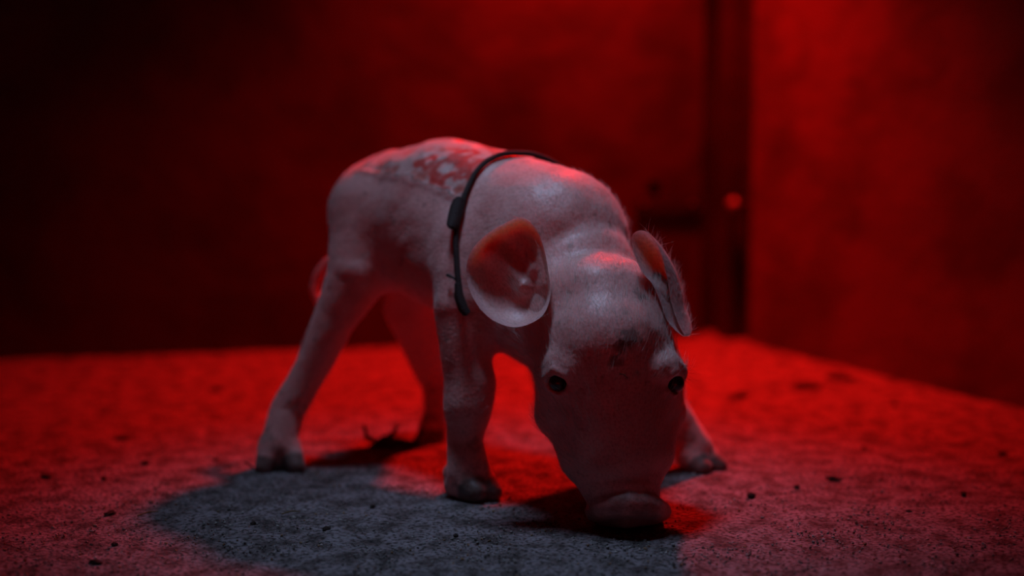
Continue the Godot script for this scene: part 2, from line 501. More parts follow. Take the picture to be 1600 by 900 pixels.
func floor_mesh() -> ArrayMesh:
	var big := noise(9.0, 3, 51)
	var fine := noise(110.0, 3, 52)
	var xs := [-2.0, -1.5, -1.1, -0.9]
	var x := -0.8
	while x < 0.8:
		xs.append(x)
		x += 0.003
	xs.append_array([0.9, 1.2, 1.6, 1.85])
	var zs := [-2.45, -2.3, -2.18]
	var z := -2.1
	while z < -0.86:
		zs.append(z)
		z += 0.003
	zs.append_array([-0.7, -0.4, 0.0, 0.5, 1.1])
	var v := PackedVector3Array()
	var ix := PackedInt32Array()
	var w := xs.size()
	for zz in zs:
		for xx in xs:
			var f := fine.get_noise_2d(xx, zz)
			v.append(Vector3(xx, big.get_noise_2d(xx, zz) * 0.0018 + f * 0.0006 - maxf(0.0, f - 0.4) * 0.004 - 0.0005, zz))
	for j in zs.size() - 1:
		for i in w - 1:
			var p := j * w + i
			ix.append_array([p, p + 1, p + w, p + 1, p + w + 1, p + w])
	var n := normals_of(v, ix)
	if n[w * 60 + 60].y < 0.0:
		for i in range(0, ix.size(), 3):
			var t := ix[i]
			ix[i] = ix[i + 1]
			ix[i + 1] = t
		for i in n.size():
			n[i] = -n[i]
	# the slab below
	var first := v.size()
	for p in [Vector3(-2, 0, -2.45), Vector3(1.85, 0, -2.45), Vector3(1.85, 0, 1.1), Vector3(-2, 0, 1.1)]:
		v.append(p)
		v.append(p + Vector3.DOWN * 0.08)
		n.append(Vector3.UP)
		n.append(Vector3.DOWN)
	for k in 4:
		var a := first + k * 2
		var b := first + ((k + 1) % 4) * 2
		ix.append_array([a, b, a + 1, b, b + 1, a + 1])
	ix.append_array([first + 1, first + 3, first + 5, first + 1, first + 5, first + 7])
	return arrays_mesh(v, n, ix)


# ---------------------------------------------------------------- lamps

func make_heat_lamp(at: Vector3, aim: Vector3, label: String, energy: float, half: float) -> void:
	var t := thing("heat_lamp", label, "lamp", at, "red heat lamps")
	t.quaternion = Quaternion(Vector3.DOWN, aim.normalized())
	var shade := []
	for i in 13:
		var a := i / 12.0
		shade.append(Vector2(lerpf(0.028, 0.105, pow(a, 0.7)), lerpf(0.115, -0.005, a)))
	for i in 13:
		var p: Vector2 = shade[12 - i]
		shade.append(Vector2(p.x - 0.0018, p.y - 0.0006))
	mesh_node("shade", lathe(shade), plain(Color(0.7, 0.7, 0.7), 0.35, 0.9), t)
	var glow := plain(Color(0.5, 0.02, 0.01), 0.3)
	glow.emission_enabled = true
	glow.emission = RED
	glow.emission_energy_multiplier = 2.0
	mesh_node("bulb", lathe([Vector2(0.0, 0.012), Vector2(0.03, 0.014), Vector2(0.05, 0.024), Vector2(0.055, 0.04), Vector2(0.045, 0.065), Vector2(0.024, 0.095), Vector2(0.017, 0.11), Vector2(0.0, 0.112)]), glow, t)
	mesh_node("socket", lathe([Vector2(0.0, 0.105), Vector2(0.02, 0.106), Vector2(0.024, 0.12), Vector2(0.022, 0.17), Vector2(0.0, 0.175)]), plain(Color(0.08, 0.08, 0.08), 0.5), t)
	var up := t.basis.inverse() * Vector3.UP
	mesh_node("cable", tube([Vector3(0, 0.17, 0), Vector3(0, 0.2, 0) + up * 0.04, Vector3(0, 0.2, 0) + up * 0.2, Vector3(0, 0.2, 0) + up * (2.302 - (t.transform * Vector3(0, 0.2, 0)).y)], [0.004, 0.004, 0.004, 0.004]), plain(Color(0.05, 0.05, 0.05), 0.6), t)
	var l := SpotLight3D.new()
	l.name = "heat_lamp_light"
	l.light_color = RED
	l.light_energy = energy
	l.light_size = 0.045
	l.spot_angle = half
	l.spot_angle_attenuation = 1.0
	l.spot_range = 8.0
	l.spot_attenuation = 2.0
	l.shadow_enabled = true
	l.rotation.x = -PI / 2
	l.position = Vector3(0, 0.004, 0)
	put(l, t)


func make_cool_lamp() -> void:
	var t := thing("pendant_lamp", "small cool white lamp hanging over the piglet", "lamp", COOL_LAMP_AT)
	t.quaternion = Quaternion(Vector3.DOWN, COOL_LAMP_AIM.normalized())
	var up := t.basis.inverse() * Vector3.UP
	mesh_node("housing", lathe([Vector2(0.0, 0.05), Vector2(0.06, 0.048), Vector2(0.08, 0.035), Vector2(0.085, 0.0), Vector2(0.080, 0.0), Vector2(0.078, 0.012), Vector2(0.0, 0.013)]), plain(Color(0.8, 0.8, 0.8), 0.5), t)
	var glow := plain(Color(0.8, 0.85, 0.9), 0.4)
	glow.emission_enabled = true
	glow.emission = COOL
	glow.emission_energy_multiplier = 1.5
	mesh_node("lens", lathe([Vector2(0.0, 0.0105), Vector2(0.074, 0.0105), Vector2(0.074, 0.004), Vector2(0.0, 0.002)]), glow, t)
	mesh_node("cable", tube([Vector3(0, 0.048, 0), Vector3(0, 0.06, 0) + up * 0.03, Vector3(0, 0.06, 0) + up * 0.1, Vector3(0, 0.06, 0) + up * (2.302 - (t.transform * Vector3(0, 0.06, 0)).y)], [0.004, 0.004, 0.004, 0.004]), plain(Color(0.05, 0.05, 0.05), 0.6), t)
	var l := SpotLight3D.new()
	l.name = "pendant_lamp_light"
	l.light_color = COOL
	l.light_energy = COOL_LAMP_ENERGY
	l.light_size = 0.14
	l.spot_angle = 15.2
	l.spot_angle_attenuation = 1.0
	l.spot_range = 8.0
	l.spot_attenuation = 2.0
	l.shadow_enabled = true
	l.rotation.x = -PI / 2
	put(l, t)


# ---------------------------------------------------------------- the piglet

var bone_a := PackedVector3Array()
var bone_d := PackedVector3Array()
var bone_i := PackedFloat32Array()
var bone_r := PackedFloat32Array()
var bone_s := PackedFloat32Array()
var bone_k := PackedFloat32Array()
var bone_c := PackedInt32Array()
var all_bones := PackedInt32Array()


func ready_bones() -> void:
	for b in BONES:
		var d: Vector3 = b[1] - b[0]
		bone_a.append(b[0])
		bone_d.append(d)
		bone_i.append(1.0 / maxf(d.length_squared(), 1e-9))
		bone_r.append(b[2])
		bone_s.append(b[3] - b[2])
		bone_k.append(b[4])
		bone_c.append(b[5])
		all_bones.append(all_bones.size())


func bone_distance(p: Vector3, i: int) -> float:
	var q := p - bone_a[i]
	var t := clampf(q.dot(bone_d[i]) * bone_i[i], 0.0, 1.0)
	return (q - bone_d[i] * t).length() - bone_r[i] - bone_s[i] * t


func blended(p: Vector3, list: PackedInt32Array) -> float:
	var d := 1.0
	var cd := 1.0
	var ck := 0.01
	var cc := -1
	for i in list:
		if bone_c[i] != cc:
			if cc >= 0:
				var h := maxf(ck - absf(d - cd), 0.0) / ck
				d = minf(d, cd) - h * h * ck * 0.25
			cd = 1.0
			cc = bone_c[i]
			ck = bone_k[i]
		var q := p - bone_a[i]
		var t := clampf(q.dot(bone_d[i]) * bone_i[i], 0.0, 1.0)
		cd = minf(cd, (q - bone_d[i] * t).length() - bone_r[i] - bone_s[i] * t)
	var g := maxf(ck - absf(d - cd), 0.0) / ck
	return minf(d, cd) - g * g * ck * 0.25


const SORE_A := Vector3(-0.1081, 0.2212, -1.322)
const SORE_B := Vector3(-0.0027, 0.2096, -1.228)


func sore_at(p: Vector3) -> Vector2:
	# (how far inside the raw patch on the back, along it): the first is above 0 inside
	var ax := (SORE_B - SORE_A).normalized()
	var q := p - SORE_A
	var s := q.dot(ax) / (SORE_B - SORE_A).length()
	var r := q - ax * q.dot(ax)
	var to_us := ax.cross(Vector3.UP).normalized()
	if to_us.z < 0.0:
		to_us = -to_us
	var phi := rad_to_deg(atan2(r.dot(to_us), r.dot(to_us.cross(ax) if to_us.cross(ax).y > 0.0 else ax.cross(to_us))))
	var low := lerpf(48.0, 62.0, clampf(s, 0.0, 1.0)) + lump.get_noise_3dv(p * 2.0) * 4.0
	var e := minf(minf((s - 0.02) * 40.0, (1.02 - s) * 40.0), minf((low - phi) * 0.45, (phi + 30.0) * 0.45))
	return Vector2(clampf(e * 0.25, -1.0, 1.0), s)


func skin(p: Vector3, list: PackedInt32Array) -> float:
	var d := blended(p, list)
	if d > 0.012 or d < -0.012:
		return d
	for h in HOLLOWS:
		var a: Vector3 = h[0]
		if p.distance_squared_to(a) < 0.0016:
			var ba: Vector3 = h[1] - a
			var t := clampf((p - a).dot(ba) / maxf(ba.length_squared(), 1e-9), 0.0, 1.0)
			var c: float = -((p - a - ba * t).length() - h[2])
			var k: float = h[3]
			var g := maxf(k - absf(d - c), 0.0) / k
			d = maxf(d, c) + g * g * k * 0.25
	d -= lump.get_noise_3dv(p) * 0.0011
	if p.y > 0.225 and p.x < 0.02:
		var s := sore_at(p)
		if s.x > -0.6:
			var inside := smoothstep(-0.1, 0.35, s.x)
			var rim := smoothstep(-0.6, -0.1, s.x) * (1.0 - inside)
			var c := cells.get_noise_3dv(p)
			d += inside * (0.0022 + c * 0.0022) - rim * 0.0016
	return d


func build_body() -> Array:
	# surface nets over the cells near the skin
	var h := 0.002
	var lo := Vector3(-0.262, -0.008, -1.452)
	var nx := 240
	var ny := 160
	var nz := 224
	var val := PackedFloat32Array()
	val.resize(nx * ny * nz)
	val.fill(9.0)
	var hb := h * 16.0
	for bz in nz / 16:
		for by in ny / 16:
			for bx in nx / 16:
				var c := lo + Vector3(bx * 16 + 8, by * 16 + 8, bz * 16 + 8) * h
				var d0 := blended(c, all_bones)
				if absf(d0) > hb * 0.87 + 0.006:
					continue
				var list := PackedInt32Array()
				for i in all_bones:
					if bone_distance(c, i) < d0 + bone_k[i] + hb * 1.75:
						list.append(i)
				for sz in 4:
					for sy in 4:
						for sx in 4:
							var c2 := lo + Vector3(bx * 16 + sx * 4 + 2, by * 16 + sy * 4 + 2, bz * 16 + sz * 4 + 2) * h
							var d1 := blended(c2, list)
							if absf(d1) > h * 4.0 * 0.87 + 0.0065:
								continue
							var near := PackedInt32Array()
							for i in list:
								if bone_distance(c2, i) < d1 + bone_k[i] + h * 8.0:
									near.append(i)
							for z in 4:
								for y in 4:
									for x in 4:
										var gx := bx * 16 + sx * 4 + x
										var gy := by * 16 + sy * 4 + y
										var gz := bz * 16 + sz * 4 + z
										val[(gz * ny + gy) * nx + gx] = skin(lo + Vector3(gx, gy, gz) * h, near)
	var id := PackedInt32Array()
	id.resize(nx * ny * nz)
	id.fill(-1)
	var v := PackedVector3Array()
	var ix := PackedInt32Array()
	var step := [0, 1, nx, nx + 1, nx * ny, nx * ny + 1, nx * ny + nx, nx * ny + nx + 1]
	var where := PackedInt32Array()
	for z in nz - 1:
		for y in ny - 1:
			var row := (z * ny + y) * nx
			for x in nx - 1:
				var o := row + x
				var first := val[o]
				if first > 8.0 or absf(first) > 0.005:
					continue
				var inside := 0
				var ok := true
				var cv := [0.0, 0.0, 0.0, 0.0, 0.0, 0.0, 0.0, 0.0]
				for k in 8:
					var f: float = val[o + step[k]]
					if f > 8.0:
						ok = false
						break
					cv[k] = f
					if f < 0.0:
						inside += 1
				if not ok or inside == 0 or inside == 8:
					continue
				var s := Vector3.ZERO
				var n := 0
				for a in 8:
					for bit in [1, 2, 4]:
						if a & bit:
							continue
						var b: int = a | bit
						var fa: float = cv[a]
						var fb: float = cv[b]
						if (fa < 0.0) == (fb < 0.0):
							continue
						var t := fa / (fa - fb)
						var p := Vector3(a & 1, (a >> 1) & 1, (a >> 2) & 1)
						if bit == 1: p.x = t
						elif bit == 2: p.y = t
						else: p.z = t
						s += p
						n += 1
				id[o] = v.size()
				v.append(lo + (Vector3(x, y, z) + s / n) * h)
				where.append(o)
	var sx2 := 1
	var sy2 := nx
	var sz2 := nx * ny
	for o in where:
		var f := val[o]
		for ax in 3:
			var along: int = [sx2, sy2, sz2][ax]
			var u: int = [sy2, sz2, sx2][ax]
			var w: int = [sz2, sx2, sy2][ax]
			var g := val[o + along]
			if (f < 0.0) == (g < 0.0):
				continue
			if o - u - w < 0:
				continue
			var a := id[o]
			var b := id[o - u]
			var c := id[o - u - w]
			var d := id[o - w]
			if a < 0 or b < 0 or c < 0 or d < 0:
				continue
			if f < 0.0:
				ix.append_array([a, c, b, a, d, c])
			else:
				ix.append_array([a, b, c, a, c, d])
	return [v, ix]


func ear(v: PackedVector3Array, ix: PackedInt32Array, outline: Array, centre: Vector3, rim_out: Vector3, bowl: Vector3, back: Vector3, folds: Array) -> void:
	# a thin dished leaf of skin: the outline is its rim, the bowl the way its middle sinks, folds are ridges inside
	var n := 56
	var rings := 14
	var rim := []
	var m := outline.size()
	for k in n:
		var t := float(k) / n * m
		var i := int(t)
		var f := t - i
		rim.append(outline[i % m].cubic_interpolate(outline[(i + 1) % m], outline[(i - 1 + m) % m], outline[(i + 2) % m], f))
	var first := v.size()
	for side in 2:
		for r in rings + 1:
			var q := float(r) / rings
			for k in n:
				var p: Vector3 = centre.lerp(rim[k], q)
				var sink := pow(1.0 - q * q, 0.6)
				p += bowl * sink + rim_out * smoothstep(0.72, 1.0, q) * 0.6
				for fo in folds:
					var e: Vector3 = Geometry3D.get_closest_point_to_segment(p, fo[0], fo[1])
					var off := p - e
					off -= bowl.normalized() * off.dot(bowl.normalized())
					p -= bowl.normalized() * fo[3] * exp(-off.length_squared() / (fo[2] * fo[2])) * (1.0 - smoothstep(0.8, 1.0, q))
				if side == 1:
					p += back * lerpf(1.0, 0.0, pow(q, 6.0)) * lerpf(1.3, 0.7, q)
				v.append(p)
	var per := (rings + 1) * n
	for side in 2:
		for r in rings:
			for k in n:
				var a := first + side * per + r * n + k
				var b := first + side * per + r * n + (k + 1) % n
				var c := a + n
				var d := b + n
				if side == 0:
					ix.append_array([a, c, b, b, c, d])
				else:
					ix.append_array([a, b, c, b, d, c])
	for k in n:
		var a := first + rings * n + k
		var b := first + rings * n + (k + 1) % n
		ix.append_array([a, a + per, b, b, a + per, b + per])


func horn(p: Vector3) -> float:
	# the horn of a claw: a crisp cap on each toe
	var near := 1.0
	for c in CLAWS:
		near = minf(near, p.distance_to(c))
	return 1.0 - smoothstep(0.0125, 0.0145, near + lump.get_noise_3dv(p * 3.0) * 0.002)


func make_piglet() -> void:
	ready_bones()
	lump = noise(28.0, 3, 61)
	cells = noise(46.0, 1, 62, FastNoiseLite.TYPE_CELLULAR)
	cells.cellular_return_type = FastNoiseLite.RETURN_DISTANCE2_SUB
	cells.cellular_jitter = 0.9
	var root := thing("piglet", "pale piglet with raw patch on its back, sniffing the floor", "pig", PIG_AT)
	var built := build_body()
	var v: PackedVector3Array = built[0]
	var ix: PackedInt32Array = built[1]
	ear(v, ix, [Vector3(0.0072, 0.2276, -1.101), Vector3(0.0181, 0.2194, -1.0959), Vector3(0.0242, 0.2032, -1.0886), Vector3(0.027, 0.1872, -1.0818), Vector3(0.0283, 0.1727, -1.0758), Vector3(0.0235, 0.1591, -1.0712), Vector3(0.0127, 0.1516, -1.0702), Vector3(0, 0.1491, -1.0714), Vector3(-0.0142, 0.1537, -1.0758), Vector3(-0.0251, 0.1634, -1.0816), Vector3(-0.0324, 0.177, -1.0882), Vector3(-0.0339, 0.1917, -1.0942), Vector3(-0.0292, 0.2048, -1.0984), Vector3(-0.0182, 0.2156, -1.1007), Vector3(-0.0048, 0.2237, -1.1016)], Vector3(0.0028, 0.1773, -1.085), Vector3(0, 0.002, 0.004), Vector3(0.003, -0.006, -0.018), Vector3(0.0008, 0, -0.0032), [[Vector3(-0.0124, 0.2021, -1.096), Vector3(0.0077, 0.178, -1.096), 0.008, 0.011], [Vector3(0.0029, 0.2136, -1.096), Vector3(0.0144, 0.1906, -1.096), 0.0045, 0.007], [Vector3(0.0191, 0.2147, -1.094), Vector3(0.0249, 0.1763, -1.094), 0.006, 0.007]])
	ear(v, ix, [Vector3(0.0888, 0.2146, -1.084), Vector3(0.0951, 0.2192, -1.091), Vector3(0.1042, 0.2155, -1.0968), Vector3(0.1121, 0.201, -1.0972), Vector3(0.1162, 0.1836, -1.0934), Vector3(0.1192, 0.165, -1.0882), Vector3(0.1239, 0.1508, -1.0862), Vector3(0.1288, 0.1403, -1.0858), Vector3(0.1166, 0.1512, -1.0804), Vector3(0.1104, 0.1663, -1.0816), Vector3(0.1046, 0.1795, -1.0824), Vector3(0.0963, 0.1894, -1.0796), Vector3(0.091, 0.2016, -1.0804)], Vector3(0.1078, 0.1768, -1.09), Vector3(-0.001, 0.001, 0.002), Vector3(0.0177, -0.0099, -0.024), Vector3(0.0026, -0.0005, -0.0018), [])
	# the skin's own colours: pink, blotched, soiled; the raw patch; horn of the claws
	var blotch := noise(24.0, 3, 71)
	var soil := noise(60.0, 4, 72)
	var n := normals_of(v, ix)
	var col := PackedColorArray()
	col.resize(v.size())
	for i in v.size():
		var p := v[i]
		var c := Color(0.80, 0.43, 0.41).lerp(Color(0.72, 0.33, 0.31), smoothstep(-0.1, 0.6, blotch.get_noise_3dv(p)))
		c = c.lerp(Color(0.20, 0.12, 0.09), 0.55 * smoothstep(0.42, 0.6, soil.get_noise_3dv(p)))
		for s in SMUDGES:
			var g: float = 1.0 - p.distance_to(s[0]) / s[1] + soil.get_noise_3dv(p * 2.5) * 0.8
			c = c.lerp(Color(0.12, 0.08, 0.07), 0.75 * smoothstep(0.15, 0.6, g))
		var snout := p.distance_to(NOSE) / 0.033 + soil.get_noise_3dv(p * 0.7) * 0.3
		c = c.lerp(Color(0.34, 0.15, 0.14), 0.85 * (1.0 - smoothstep(0.75, 1.0, snout)))
		var mud := soil.get_noise_3dv(p * 0.55) + soil.get_noise_3dv(p * 1.9) * 0.4 - smoothstep(0.025, 0.08, p.y) * 0.6
		if p.distance_to(NOSE) > 0.075:
			c = c.lerp(Color(0.30, 0.19, 0.16), 0.6 * smoothstep(0.04, 0.16, mud))
		if p.y < 0.035:
			c = c.lerp(Color(0.12, 0.085, 0.075), 0.85 * horn(p))
		if p.y > 0.225 and p.x < 0.02:
			var s := sore_at(p)
			if s.x > -0.3:
				var raw := Color(0.66, 0.40, 0.38).lerp(Color(0.58, 0.14, 0.11), smoothstep(0.0, 0.4, soil.get_noise_3dv(p * 0.6)))
				for ring in RINGS:
					var q: float = p.distance_to(ring[0]) / ring[1] + soil.get_noise_3dv(p) * 0.35 + blotch.get_noise_3dv(p * 2.2) * 0.55
					raw = raw.lerp(Color(0.60, 0.04, 0.03), smoothstep(0.25, 0.5, q) * (1.0 - smoothstep(0.85, 1.05, q)))
				c = c.lerp(raw, smoothstep(-0.05, 0.15, s.x))
				c = c.lerp(Color(0.13, 0.04, 0.035), 0.8 * smoothstep(0.16, 0.0, absf(s.x)))
		col[i] = c
	var skin_m := plain(Color.WHITE, 0.48)
	skin_m.vertex_color_use_as_albedo = true
	skin_m.subsurf_scatter_enabled = true
	skin_m.subsurf_scatter_strength = 0.22
	skin_m.rim_enabled = true
	skin_m.rim = 0.35
	skin_m.albedo_texture = noise_texture(noise(0.07, 4, 73), [[0.0, Color(0.78, 0.70, 0.68)], [0.5, Color(0.97, 0.95, 0.94)], [1.0, Color(1, 1, 1)]], 512)
	skin_m.heightmap_enabled = true
	skin_m.heightmap_texture = noise_texture(noise(0.05, 4, 74), [], 512)
	skin_m.heightmap_scale = 0.035
	triplanar(skin_m, 9.0, false)
	var local := v.duplicate()
	for i in local.size():
		local[i] -= PIG_AT
	mesh_node("body", arrays_mesh(local, n, ix, col), skin_m, root)
	# eyes
	var wet := plain(Color(0.012, 0.008, 0.008), 0.12)
	wet.clearcoat_enabled = true
	for e in EYES:
		var ball := SphereMesh.new()
		ball.radius = 0.0068
		ball.height = 0.0136
		ball.radial_segments = 28
		ball.rings = 16
		var o := mesh_node("eye", ball, wet, root)
		o.position = e - PIG_AT
		tag(o, "glossy black eye")
	cord_path = lay_cord()
	make_hair(root, v, n, ix)


const EYES := [Vector3(0.0338, 0.1104, -1.0636), Vector3(0.1206, 0.1079, -1.0725)]
# raw rings inside the patch: [where, how large]
const RINGS := [[Vector3(-0.0542, 0.2623, -1.2142), 0.02], [Vector3(-0.0249, 0.2618, -1.1974), 0.018], [Vector3(-0.0704, 0.2682, -1.2303), 0.012], [Vector3(-0.0414, 0.2736, -1.2252), 0.013]]
const CLAWS := [Vector3(-0.214, 0.0017, -1.246), Vector3(-0.187, 0.0031, -1.247), Vector3(-0.0865, 0.0005, -1.356), Vector3(-0.0735, -0.0004, -1.36), Vector3(-0.0295, 0.0072, -1.143), Vector3(-0.0154, 0.0049, -1.152), Vector3(0.1794, 0.0004, -1.256), Vector3(0.1634, 0.0022, -1.244)]
const NOSE := Vector3(0.0851, 0.0149, -1.062)
const POLL := Vector3(0.0708, 0.1479, -1.09)
const RUMP := Vector3(-0.1271, 0.2369, -1.33)
# dried dirt on the skin: [where, how large]
const SMUDGES := [[Vector3(0.0848, 0.1451, -1.0437), 0.011], [Vector3(0.0787, 0.1385, -1.0414), 0.007], [Vector3(0.0939, 0.1731, -1.0728), 0.007], [Vector3(0.0742, 0.129, -1.0401), 0.008]]


func make_hair(root: Node3D, v: PackedVector3Array, n: PackedVector3Array, ix: PackedInt32Array) -> void:
	var r := RandomNumberGenerator.new()
	r.seed = 99
	var hv := PackedVector3Array()
	var hn := PackedVector3Array()
	var hi := PackedInt32Array()
	var want := 15000
	var tries := 0
	var tris := ix.size() / 3
	while want > 0 and tries < 160000:
		tries += 1
		var f := r.randi_range(0, tris - 1) * 3
		var a := ix[f]
		var b := ix[f + 1]
		var c := ix[f + 2]
		var w := r.randf()
		var u := r.randf() * (1.0 - w)
		var p := v[a] * (1.0 - u - w) + v[b] * u + v[c] * w
		if p.y < 0.035:
			continue
		var nn := (n[a] + n[b] + n[c]).normalized()
		var at_head := p.distance_to(POLL)
		var headish := 1.0 - smoothstep(0.07, 0.16, at_head)
		if r.randf() > lerpf(0.22, 1.0, headish):
			continue
		var close := false
		for e in EYES:
			if p.distance_to(e) < 0.0125:
				close = true
		for k in range(0, cord_path.size(), 2):
			if p.distance_squared_to(cord_path[k]) < 0.000196:
				close = true
				break
		if close or (sore_at(p).x > -0.1 and p.y > 0.225 and p.x < 0.02) or p.distance_to(NOSE) < 0.034:
			continue
		var flow := (p - NOSE).normalized() * headish + ((RUMP - p).normalized() * 0.8 + Vector3.DOWN * 0.5) * (1.0 - headish)
		flow += Vector3(r.randf_range(-1, 1), r.randf_range(-1, 1), r.randf_range(-1, 1)) * 0.35
		flow = (flow - nn * flow.dot(nn)).normalized()
		var long := lerpf(0.006, 0.0105, headish) * r.randf_range(0.6, 1.35)
		var lift := r.randf_range(0.2, 0.75)
		strand(hv, hn, hi, p - nn * 0.0005, nn, flow, long, lift, 0.0001)
		want -= 1
	var pale := plain(Color(0.90, 0.85, 0.82), 0.4)
	for i in hv.size():
		hv[i] -= PIG_AT
	var o := mesh_node("hair", arrays_mesh(hv, hn, hi), pale, root)
	tag(o, "short pale bristly hair", "", "", "stuff")
	# lashes and brow bristles
	var lv := PackedVector3Array()
	var ln := PackedVector3Array()
	var li := PackedInt32Array()
	for e in EYES:
		var out := Vector3(signf(e.x - POLL.x), 0.0, 0.35).normalized()
		for k in 34:
			var g := Vector3(r.randf_range(-0.009, 0.009), r.randf_range(0.002, 0.016), 0)
			var s: Vector3 = e + out * 0.006 + g
			var dd := blended(s, all_bones)
			for it in 8:
				s += (s - Vector3(POLL.x, s.y, POLL.z)).normalized() * (-dd)
				dd = blended(s, all_bones)
			strand(lv, ln, li, s, out, (out * 0.8 + Vector3(r.randf_range(-0.3, 0.3), r.randf_range(-0.9, 0.5), 0.2)).normalized(), r.randf_range(0.008, 0.016), 0.2, 0.00010)
	for i in lv.size():
		lv[i] -= PIG_AT
	var lash := mesh_node("lashes", arrays_mesh(lv, ln, li), plain(Color(0.30, 0.22, 0.2), 0.5), root)
	tag(lash, "longer bristles round the eyes", "", "", "stuff")


func strand(hv: PackedVector3Array, hn: PackedVector3Array, hi: PackedInt32Array, p: Vector3, nn: Vector3, flow: Vector3, long: float, lift: float, thick: float) -> void:
	var side := nn.cross(flow).normalized()
	var first := hv.size()
	for s in 3:
		var q := s / 2.0
		var c := p + (flow * q + nn * (lift * q * (1.0 - 0.45 * q))) * long
		var w := thick * (1.0 - 0.9 * q)
		hv.append(c + side * w)
		hv.append(c - side * w * 0.5 + nn * w * 0.87)
		hv.append(c - side * w * 0.5 - nn * w * 0.87)
		hn.append(side)
		hn.append((nn * 0.87 - side * 0.5).normalized())
		hn.append((-nn * 0.87 - side * 0.5).normalized())
	for s in 2:
		for k in 3:
			var a := first + s * 3 + k
			var b := first + s * 3 + (k + 1) % 3
			hi.append_array([a, a + 3, b, b, a + 3, b + 3])


# ---------------------------------------------------------------- the cord round its chest

const CORD_R := 0.0023
var cord_path := []
const CORD := [Vector3(-0.0026, 0.2704, -1.2082), Vector3(-0.0409, 0.1947, -1.156), Vector3(-0.0336, 0.1565, -1.1448)]   # three points that the cord passes on the near side


func lay_cord() -> Array:
	var inside: Vector3 = Vector3(0.0208, 0.199, -1.195)
	var nrm: Vector3 = (CORD[1] - CORD[0]).cross(CORD[2] - CORD[0]).normalized()
	inside -= nrm * nrm.dot(inside - CORD[0])
	var ex: Vector3 = (CORD[2] - inside).normalized()
	var ey := nrm.cross(ex)
	if ey.dot(CORD[1] - inside) < 0.0:
		ey = -ey
	# from its knotted end behind the ear up over the back and down the far side
	var pts := []
	var turns := 90
	for k in turns + 1:
		var a := TAU * 0.80 * k / turns - 0.04
		var d := ex * cos(a) + ey * sin(a)
		var t := 0.03
		while t < 0.16 and skin(inside + d * t, all_bones) < CORD_R + 0.0007:
			t += 0.0006
		pts.append(inside + d * t)
	# pulled tight: no hollows
	for it in 3:
		var smooth := pts.duplicate()
		for k in range(1, turns):
			var p: Vector3 = (pts[k - 1] + pts[k] * 2.0 + pts[k + 1]) * 0.25
			while skin(p, all_bones) < CORD_R + 0.0007:
				p += (p - inside).normalized() * 0.0005
			smooth[k] = p
		pts = smooth
	return pts


func make_cord() -> void:
	var pts := cord_path
	var rad := []
	for k in pts.size():
		rad.append(CORD_R)
	var near := 0
	var best := 9.0
	var base: Vector3 = CORD[1]
	var cord := thing("cord", "dark cord tied round the piglet's chest behind its ear", "cord", base)
	var local := []
	for p in pts:
		local.append(p - base)
	var dark := plain(Color(0.16, 0.09, 0.08), 0.75)
	dark.heightmap_enabled = true
	dark.heightmap_texture = noise_texture(noise(0.1, 2, 81), [], 256)
	dark.heightmap_scale = 0.08
	triplanar(dark, 30.0, false)
	mesh_node("loop", tube(local, rad, 10), dark, cord)
	var knot_at: Vector3 = Vector3(-0.0355, 0.2253, -1.1669)
	for k in range(2, pts.size() - 2):
		if pts[k].distance_to(knot_at) < best:
			best = pts[k].distance_to(knot_at)
			near = k
	var t := (pts[near + 2] - pts[near - 2] as Vector3).normalized()
	var c: Vector3 = pts[near] - base + (pts[near] - Vector3(0.0208, 0.199, -1.195)).normalized() * 0.0036
	mesh_node("knot", tube([c - t * 0.013, c - t * 0.011, c - t * 0.004, c + t * 0.005, c + t * 0.011, c + t * 0.0135], [0.0035, 0.0050, 0.0056, 0.0058, 0.0048, 0.003], 14), dark, cord)
	var out := (pts[1] - Vector3(0.0208, 0.199, -1.195) as Vector3).normalized() * 0.0018
	mesh_node("knot", tube([pts[0] - base + out, pts[1] - base + out, pts[3] - base + out, pts[5] - base + out * 0.6], [0.0028, 0.0040, 0.0040, 0.0024], 12), dark, cord)
	var e1: Vector3 = Vector3(-0.0407, 0.1741, -1.1492) - base
	var e2: Vector3 = Vector3(-0.0514, 0.1803, -1.1527) - base
	mesh_node("loose_end", tube([e1, e1.lerp(e2, 0.5) + Vector3(0, 0.001, 0.002), e2.lerp(e1, 0.08), e2], [0.0009, 0.0009, 0.0013, 0.0012], 8), dark, cord)


# ---------------------------------------------------------------- grit, crumbs, straw

func crumb_mesh(seed_: int, flat: float) -> ArrayMesh:
	var s := SphereMesh.new()
	s.radius = 1.0
	s.height = 2.0
	s.radial_segments = 10
	s.rings = 6
	var a := s.get_mesh_arrays()
	var v: PackedVector3Array = a[Mesh.ARRAY_VERTEX]
	var ix: PackedInt32Array = a[Mesh.ARRAY_INDEX]
	var nz := noise(0.9, 3, seed_)
	for i in v.size():
		var p := v[i]
		v[i] = p * (1.0 + 0.75 * nz.get_noise_3dv(p * 1.3)) * Vector3(1.0, flat, 0.8)
	return arrays_mesh(v, normals_of(v, ix), ix)


